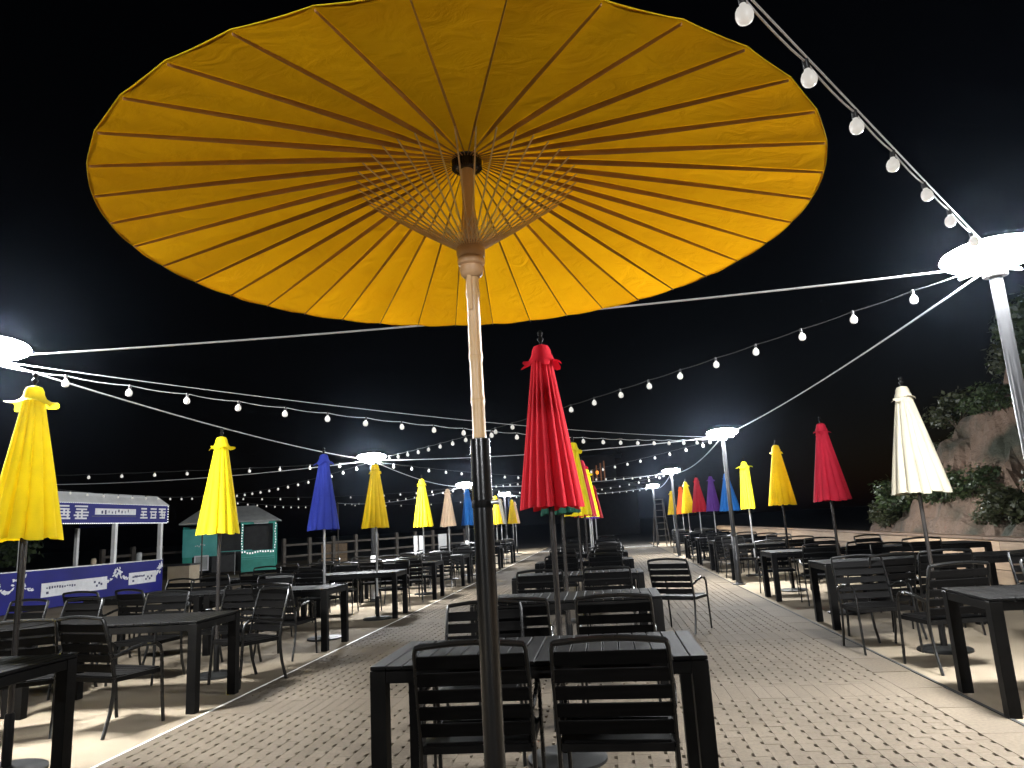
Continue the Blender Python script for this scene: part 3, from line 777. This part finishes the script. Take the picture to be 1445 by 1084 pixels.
SHR = [(7.0,10.5,.8),(7.1,12.0,1.0),(7.0,13.3,1.0),(7.2,14.9,.9),(7.0,16.4,1.15),(7.1,18.0,1.2),(7.3,19.6,1.1),(7.2,8.8,.7),
       (8.3,17.6,1.2),(8.6,14.2,.9),(8.0,20.3,1.3),(9.6,16.2,1.1),(9.3,12.2,.9),(10.6,19.2,1.5),(10.3,14.0,1.2),(11.5,17.0,1.5),(12,13.5,1.4),(8.4,10.5,.8),(11.2,11.5,1.1),(9.3,19.8,1.3),(6.95,11.2,.7),(7.0,14.1,.8),(6.95,15.6,.8),(7.0,17.2,.9),(7.0,18.8,.9),(8.0,15.6,.9),(7.9,12.8,.8),(8.8,18.6,1.1),(10,17.6,1.3),(9.8,11,1.0)]
for (x, y, s) in SHR:
    i = rb.randrange(3); r = empty('shrub', (x, y, hill_h(x, y)-.08), rb.uniform(0,6)); s *= .78; r.scale = (s, s, s*rb.uniform(.7,1.05))
    ob('foliage', bush_me[i], r); ob('stems', stem_me[i], r)
    where_ = 'rooted at the foot of the slope behind the plank wall' if x < 7.5 else 'clinging higher up on the rock slope'
    tag(r, ('small' if s < .74 else 'broad' if s > .9 else 'middling') + ' dark green leafy shrub ' + where_, 'shrub', 'shrubs on the rock slope')
def tree(x, y, z, h, rc, label, seed):
    r = empty('tree', (x, y, z)); mb, cs = leaves(seed, 5200, rc, h*.62, .20, 26)
    for v in mb.v: v.z += h*.36
    mb.build('crown', M['leaf'], r)
    t = MB().tube([(0,0,-.3),(.05,.03,h*.3),(0,.06,h*.55),(.03,0,h*.8)], [.13,.10,.07,.02], 8)
    for c, R in cs[:10]: t.tube([(.02,.04,h*.34), (c.x*.5, c.y*.5, h*.36+c.z*.6), (c.x, c.y, h*.36+c.z)], [.05,.03,.01], 5)
    t.build('trunk', M['bark'], r, True)
    tag(r, label, 'tree')
tree(13.0,15.5,hill_h(13,15.5),3.6,1.9,'dim leafy tree on top of the rock slope above the white umbrella',71)
tree(11.8,19.0,hill_h(11.8,19),3.2,1.7,'dim leafy tree at the far shoulder of the rock slope',72)
tree(14.0,11.5,hill_h(14,11.5),3.8,2.0,'dim leafy tree on the rock slope behind the first slope-side lamp',73)
tree(-18.6,15.2,0,3.4,1.7,'dark leafy tree seen through the opening of the blue stall',74)
tree(-18.4,19.6,0,3.2,1.6,'dark bushy tree behind the blue stall, next to its corner post',75)

# ------------------------------------------------------------------ blue food stall
SX, SY0, SY1, SD = -14.0, 13.4, 21.75, 3.0
st = empty('food_stall', (SX, SY0, 0)); SL = SY1 - SY0
def P(name, c, d, m, par=None, ch=0, **k): return MB().box(c, d, ch=ch, **k).build(name, m, par or st)
ctr = P('counter_panel', (0, SL/2, .49), (.05, SL, .94), M['blue'], ch=.004)
P('counter_end', (-.6, SL-.025, .49), (1.15,.05,.94), M['blue'])
P('counter_top', (-.22, SL/2, .975), (.50, SL, .025), M['metal'])
for yy in (2.75, 6.1, SL-.07, .1):
    P('post', (-.06, yy, 1.54), (.11,.11,1.12), M['white_paint'], ch=.004)
for yy in (.1, 2.75, 6.1, SL-.07): P('rear_post', (-SD+.06, yy, 1.05), (.10,.10,2.1), M['white_paint'])
fas = P('fascia', (.02, SL/2, 2.375), (.08, SL+.22, .55), M['blue'], ch=.004)
P('fascia_end', (-SD/2, SL+.07, 2.375), (SD-.05,.08,.55), M['blue'])
rf = MB(); a0, a1, b0, b1 = .10, -SD-.1, -.1, SL+.14
rf.v += [Vector(p) for p in ((a0,b0,2.652),(a0,b1,2.652),(a1,b1,2.652),(a1,b0,2.652),(-.12,b0+.3,2.95),(-.12,b1-.35,2.95),(a1+.4,b1-.35,2.95),(a1+.4,b0+.3,2.95))]
rf.f += [(0,1,5,4),(1,2,6,5),(2,3,7,6),(3,0,4,7),(4,5,6,7),(3,2,1,0)]
rf.build('roof', M['stall_roof'], st)
led = MB()
for zz in (2.105, 2.655):
    n = int(SL/.075)
    for i in range(n): led.box((.075, -.1+i*(SL+.2)/n, zz), (.022,.03,.022))
for i in range(7): led.box((.075, SL+.10, 2.14+i*.08), (.022,.022,.03))
led.build('light_garland', M['led_small'], fas)
# block characters on the fascia: strokes as thin raised bars
def glyph(mb, y, z, w, h, seed, bars=5, xoff=.064):
    rv = random.Random(seed)
    for i in range(bars):
        zz = z + h/2 - h*(i+.5)/bars; ww = w*rv.uniform(.62,1); mb.box((xoff, y+rv.uniform(-.05,.05)*w, zz), (.012, ww, h/bars*.52))
    for yy in (-.26, .0, .26):
        if rv.random() < .75: mb.box((xoff-.001, y+yy*w+rv.uniform(-.04,.04), z+rv.uniform(-.2,.2)*h), (.012, w*.11, h*rv.uniform(.35,.8)))
for i, yy in enumerate((16.6, 17.28, 17.96)):
    mb = MB(); glyph(mb, yy-SY0, 2.40, .56, .40, 40+i); mb.build('lettering', M['print'], fas)
for i, yy in enumerate((14.1,14.8,15.5)):
    mb = MB(); glyph(mb, yy-SY0, 2.40, .56, .40, 50+i); mb.build('lettering', M['print'], fas)
for i, yy in enumerate((20.62, 21.1, 21.56)):
    mb = MB(); glyph(mb, yy-SY0, 2.40, .36, .36, 60+i, 4); mb.build('lettering', M['print'], fas)
lb = P('strip_sign', (.066, 19.35-SY0, 2.43), (.012,1.75,.17), M['print'], fas)
mb = MB()
for i in range(9): mb.box((.075, 18.75-SY0+i*.14, 2.43+random.uniform(-.03,.03)), (.006, random.uniform(.02,.07), random.uniform(.05,.12)))
mb.box((.068, 19.3-SY0, 2.30), (.008,1.9,.025)); mb.build('lettering', M['ink'], fas)
# white boxes with small print and line-art flowers on the counter
for (ya, yb, za) in ((16.75,19.15,.47),(20.1,21.4,.49),(13.7,15.2,.46)):
    bx = P('price_strip', (.031, (ya+yb)/2-SY0, za), (.012, yb-ya, .34), M['print'], ctr)
    mb = MB(); rv = random.Random(int(ya*10))
    for i in range(12):
        mb.box((.039, ya-SY0+.18+i*.085*(yb-ya)/1.4*.6, za+.05+rv.uniform(-.01,.01)), (.006, .05, rv.uniform(.03,.07)))
    for i in range(4): mb.box((.039, yb-SY0-.5+i*.09, za+rv.uniform(-.06,.06)), (.006, .07, .06))
    mb.box((.039, ya-SY0+.2, za-.07), (.006,.08,.06)); mb.build('small_print', M['ink'], bx, kind='stuff')
for fy in (16.05, 19.62, 21.62, 15.3):
    mb = MB(); rv = random.Random(int(fy*7))
    def petal(y, z, l, w, a):
        k = len(mb.v); ca, sa = cos(a), sin(a)
        pts = [(0,0),(l*.35,w*.5),(l*.75,w*.42),(l,0),(l*.75,-w*.42),(l*.35,-w*.5)]
        for u, v in pts: mb.v.append(Vector((.0265+.004*rv.random(), y+u*ca-v*sa, z+u*sa+v*ca)))
        mb.f.append(tuple(range(k, k+6)))
    for i in range(26): petal(fy-SY0+rv.uniform(-.15,.15)*(.5 if fy > 21.3 else 1), .71+rv.uniform(-.09,.10), rv.uniform(.08,.14), .05, rv.uniform(0,2*pi))
    for i in range(20): 
        s_ = rv.choice((-1,1)); q = rv.uniform(.12,.42)
        if fy > 21.3 and s_ > 0: s_ = -1
        petal(fy-SY0+s_*q*(.6 if fy > 21.3 else 1), .66-q*.45, rv.uniform(.08,.15), .035, rv.uniform(-.6,.6)+(pi if s_ < 0 else 0))
    mb.build('flower_print', M['print'], ctr)
tag(st, 'open blue food stall with white posts, grey roof and printed sign', 'stall')
def item(name, y, d, m, label, cat):
    o = MB(); o.lathe([(d[0]*.5,0),(d[0]*.5,d[2]*.8),(d[0]*.42,d[2]*.86),(d[0]*.44,d[2])], 14); o = o.build(name, m, None, True, (SX-.22, y, .989)); tag(o, label, cat)
item('paper_cup', 18.9, (.14,.14,.16), M['beige'], 'small beige tub on the blue stall counter', 'tub')
item('napkin_holder', 20.9, (.16,.16,.24), M['roof_grey'], 'grey container on the blue stall counter near its corner', 'container')
bn = empty('waste_bin', (-13.75, 22.55, 0))
MB().box((0,0,.36),(.75,.6,.72), ch=.01).build('body', M['beige'], bn); MB().box((0,0,.75),(.82,.66,.05), ch=.008).build('lid', M['darkbox'], bn)
tag(bn, 'beige box with dark lid beside the end of the blue stall', 'bin')

# ------------------------------------------------------------------ teal kiosk
kx = empty('teal_kiosk', (-16.15, 30.3, 0), T(22))
def K(name, c, d, m, par=None, ch=.004): return MB().box(c, d, ch=ch).build(name, m, par or kx)
fp = K('front_panel', (1.05,-.75,.52), (1.36,.06,.86), M['teal'])
K('moulding', (1.05,-.787,.70), (1.32,.016,.03), M['teal_light'], fp); K('moulding', (1.05,-.787,.62), (1.32,.016,.02), M['teal_light'], fp)
K('sill', (1.05,-.80,.965), (1.40,.16,.03), M['teal_light'])
for xx in (.40, 1.70): K('corner_post', (xx,-.75,1.53), (.09,.09,1.12), M['teal'])
K('side_wall', (1.72,.1,1.1), (.05,1.6,2.0), M['teal']); K('back_wall', (-.2,.95,1.1), (3.8,.05,2.0), M['darkbox'])
K('header', (1.05,-.75,2.14), (1.44,.07,.10), M['teal'])
sg = K('sign_plate', (1.18,-.86,2.22), (.62,.04,.16), M['roof_grey']); K('sign_lamp', (1.18,-.89,2.11), (.58,.03,.03), M['print'], sg)
for xx in (.55,1.55): K('foot', (xx,-.7,.045), (.12,.10,.09), M['roof_grey'])
pn = K('closed_panel', (-1.28,-.75,1.42), (1.36,.06,1.16), M['teal_light'])
K('panel_side', (-1.93,-.1,1.1), (.05,1.3,2.0), M['teal'])
mb = MB(); rv = random.Random(4)
for i in range(6): mb.box((-1.45+i*.07,-.783,1.30+rv.uniform(-.03,.06)), (.045,.006,rv.uniform(.03,.09)))
mb.build('small_print', M['print'], pn)
K('lower_panel', (-1.75,-.74,.55), (.34,.05,.6), M['teal'])
K('counter_rail', (-.35,-.76,1.0), (2.3,.10,.035), M['teal_light'])
mf = MB()
for sx in (-1,1): mf.box((-1.2+sx*.26,-.80,.58),(.05,.05,.62))
for zz in (.29,.87): mf.box((-1.2,-.80,zz),(.57,.055,.05))
mf.build('menu_frame', M['print'], kx); K('menu_board', (-1.2,-.79,.58), (.47,.03,.53), M['roof_grey'])
K('grill_box', (-.35,-.5,.5), (.9,.5,.7), M['darkbox']); K('table_leg', (.12,-.76,.5), (.03,.03,.96), M['roof_grey'])
rf = MB(); z0, z1 = 2.20, 2.92
rf.v += [Vector(p) for p in ((-2.1,-.98,z0),(1.92,-.98,z0),(1.92,1.1,z0),(-2.1,1.1,z0),(-1.3,.05,z1),(.85,.05,z1),
                             (-2.1,-.98,z0+.05),(1.92,-.98,z0+.05),(1.92,1.1,z0+.05),(-2.1,1.1,z0+.05))]
rf.f += [(3,2,1,0),(0,1,7,6),(1,2,8,7),(2,3,9,8),(3,0,6,9),(6,7,5,4),(7,8,5),(8,9,4,5),(9,6,4)]
rf.build('roof', M['roof_grey'], kx)
led = MB()
for xx in (.40,1.76):
    for i in range(10): led.box((xx+random.uniform(-.02,.02),-.815,1.05+i*.115),(.035,.03,.05))
for i in range(13): led.box((.42+i*.105,-.90,.90+random.uniform(-.04,.04)),(.05,.02,.07))
led.build('light_garland', M['led_small'], kx)
tag(kx, 'teal green kiosk with grey hipped roof and open serving window', 'kiosk')

# ------------------------------------------------------------------ rail fence behind
def fence(p0, p1, step, label):
    a, b = Vector((*p0,0)), Vector((*p1,0)); L = (b-a).length; n = int(L/step); ang = math.atan2(b.y-a.y, b.x-a.x)
    r = empty('rail_fence', tuple(a), ang)
    for i in range(n+1): MB().box((0,0,0),(.16,.14,1.42+random.uniform(-.05,.05)), ch=.015).build('post', M['wood_dark'], r, False, (i*step,0,.70))
    for i in range(n):
        for z in (1.08,.55): MB().box((0,0,0),(step-.17,.06,.10), ch=.01).build('rail', M['wood_dark'], r, False, (i*step+step/2,0,z))
    tag(r, label, 'fence')
fence((-19.5,26.4),(-18.0,31.6),1.35,'weathered wooden rail fence between blue stall and teal kiosk')
fence((-15.2,33.2),(-8.2,46.0),1.5,'weathered wooden rail fence running on behind the teal kiosk')
cr = empty('wooden_crate', (-14.6,38.2,0), .3)
for i in range(5): MB().box((0,-.4,.12+i*.19),(1.3,.04,.17), ch=.005).build('board', M['plank'], cr)
for sx in (-1,1): MB().box((sx*.64,0,.5),(.05,.76,.95)).build('side', M['plank'], cr)
MB().box((0,.4,.5),(1.3,.04,.95)).build('back', M['plank'], cr)
tag(cr, 'dim brown wooden crate behind the rail fence', 'crate')
# white notice boards among the far tables
for (x, y, w) in ((-5.28,20.0,.11),(-5.02,19.6,.11),(-5.1,22.6,.26)):
    r = empty('white_board', (x, y, 0)); MB().box((0,0,1.02),(w,.03,.50), ch=.003).build('board', M['white_paint'], r)
    MB().box((0,.02,.50),(.05,.03,.60)).build('leg', M['white_paint'], r); MB().box((0,0,.015),(.34,.3,.03), ch=.004).build('foot', M['black'], r)
    tag(r, 'narrow white upright board beside the far stall-side tables' if w < .2 else 'wider white upright board near the cream umbrella', 'board', 'white upright boards')
# step ladder
ld = empty('step_ladder', (2.72, 36.2, 0), T(8))
for s in (-1,1):
    MB().tube([(s*.33,-.35,0),(s*.20,0,2.25)], .028, 6).build('front_rail', M['wood_dark'], ld, True)
    MB().tube([(s*.33,.55,0),(s*.20,.05,2.2)], .024, 6).build('rear_rail', M['wood_dark'], ld, True)
for i in range(7):
    t = (i+.7)/7.4; MB().box((0,-.35*(1-t),2.25*t),(.66-.26*t,.08,.03)).build('step', M['wood_dark'], ld)
MB().box((0,.02,2.26),(.46,.2,.04)).build('top_cap', M['wood_dark'], ld)
tag(ld, 'dark metal step ladder beside the last slope-side lamp', 'ladder')
# far pavilion with orange lanterns
tw = empty('pavilion', (-.2, 72, 0))
MB().box((0,0,2.2),(7,5,4.4)).build('lower_storey', M['tower'], tw); MB().box((0,0,6.1),(3.4,3.4,3.0)).build('upper_storey', M['tower'], tw)
def hip(w, d, z, h):
    mb = MB(); mb.v += [Vector(p) for p in ((-w,-d,z),(w,-d,z),(w,d,z),(-w,d,z),(-w*.35,0,z+h),(w*.35,0,z+h))]
    mb.f += [(3,2,1,0),(0,1,5,4),(1,2,5),(2,3,4,5),(3,0,4)]; return mb
hip(4.2,3.2,4.42,1.0).build('roof', M['tower'], tw); hip(2.4,2.4,7.62,1.6).build('roof', M['tower'], tw)
for xx, hh in ((-.55,1.1),(-.15,1.5),(.25,1.7),(.6,1.9)): MB().box((xx,-1.72,5.2+hh/2),(.12,.05,hh)).build('lit_window', M['orange_dim'], tw)
MB().lathe([(.05,5.8),(.13,5.87),(.15,5.98),(.12,6.1),(.05,6.15)], 12, (-.1,-1.95,0)).build('lantern', M['orange_light'], tw, True)
tag(tw, 'far dark pavilion with dim orange lit windows', 'building')

# ------------------------------------------------------------------ night air
if HAZE > 0:
    hm = bpy.data.materials.new('night_air'); hm.use_nodes = True; n = hm.node_tree.nodes; n.clear()
    out = n.new("ShaderNodeOutputMaterial"); v = n.new("ShaderNodeVolumePrincipled"); v.inputs['Density'].default_value = HAZE
    v.inputs['Color'].default_value = (.6,.75,1,1); v.inputs['Anisotropy'].default_value = .94
    hm.node_tree.links.new(v.outputs[0], out.inputs['Volume'])
    MB().box((0,35,6.5),(90,110,15.2)).build('haze', hm, kind='stuff')
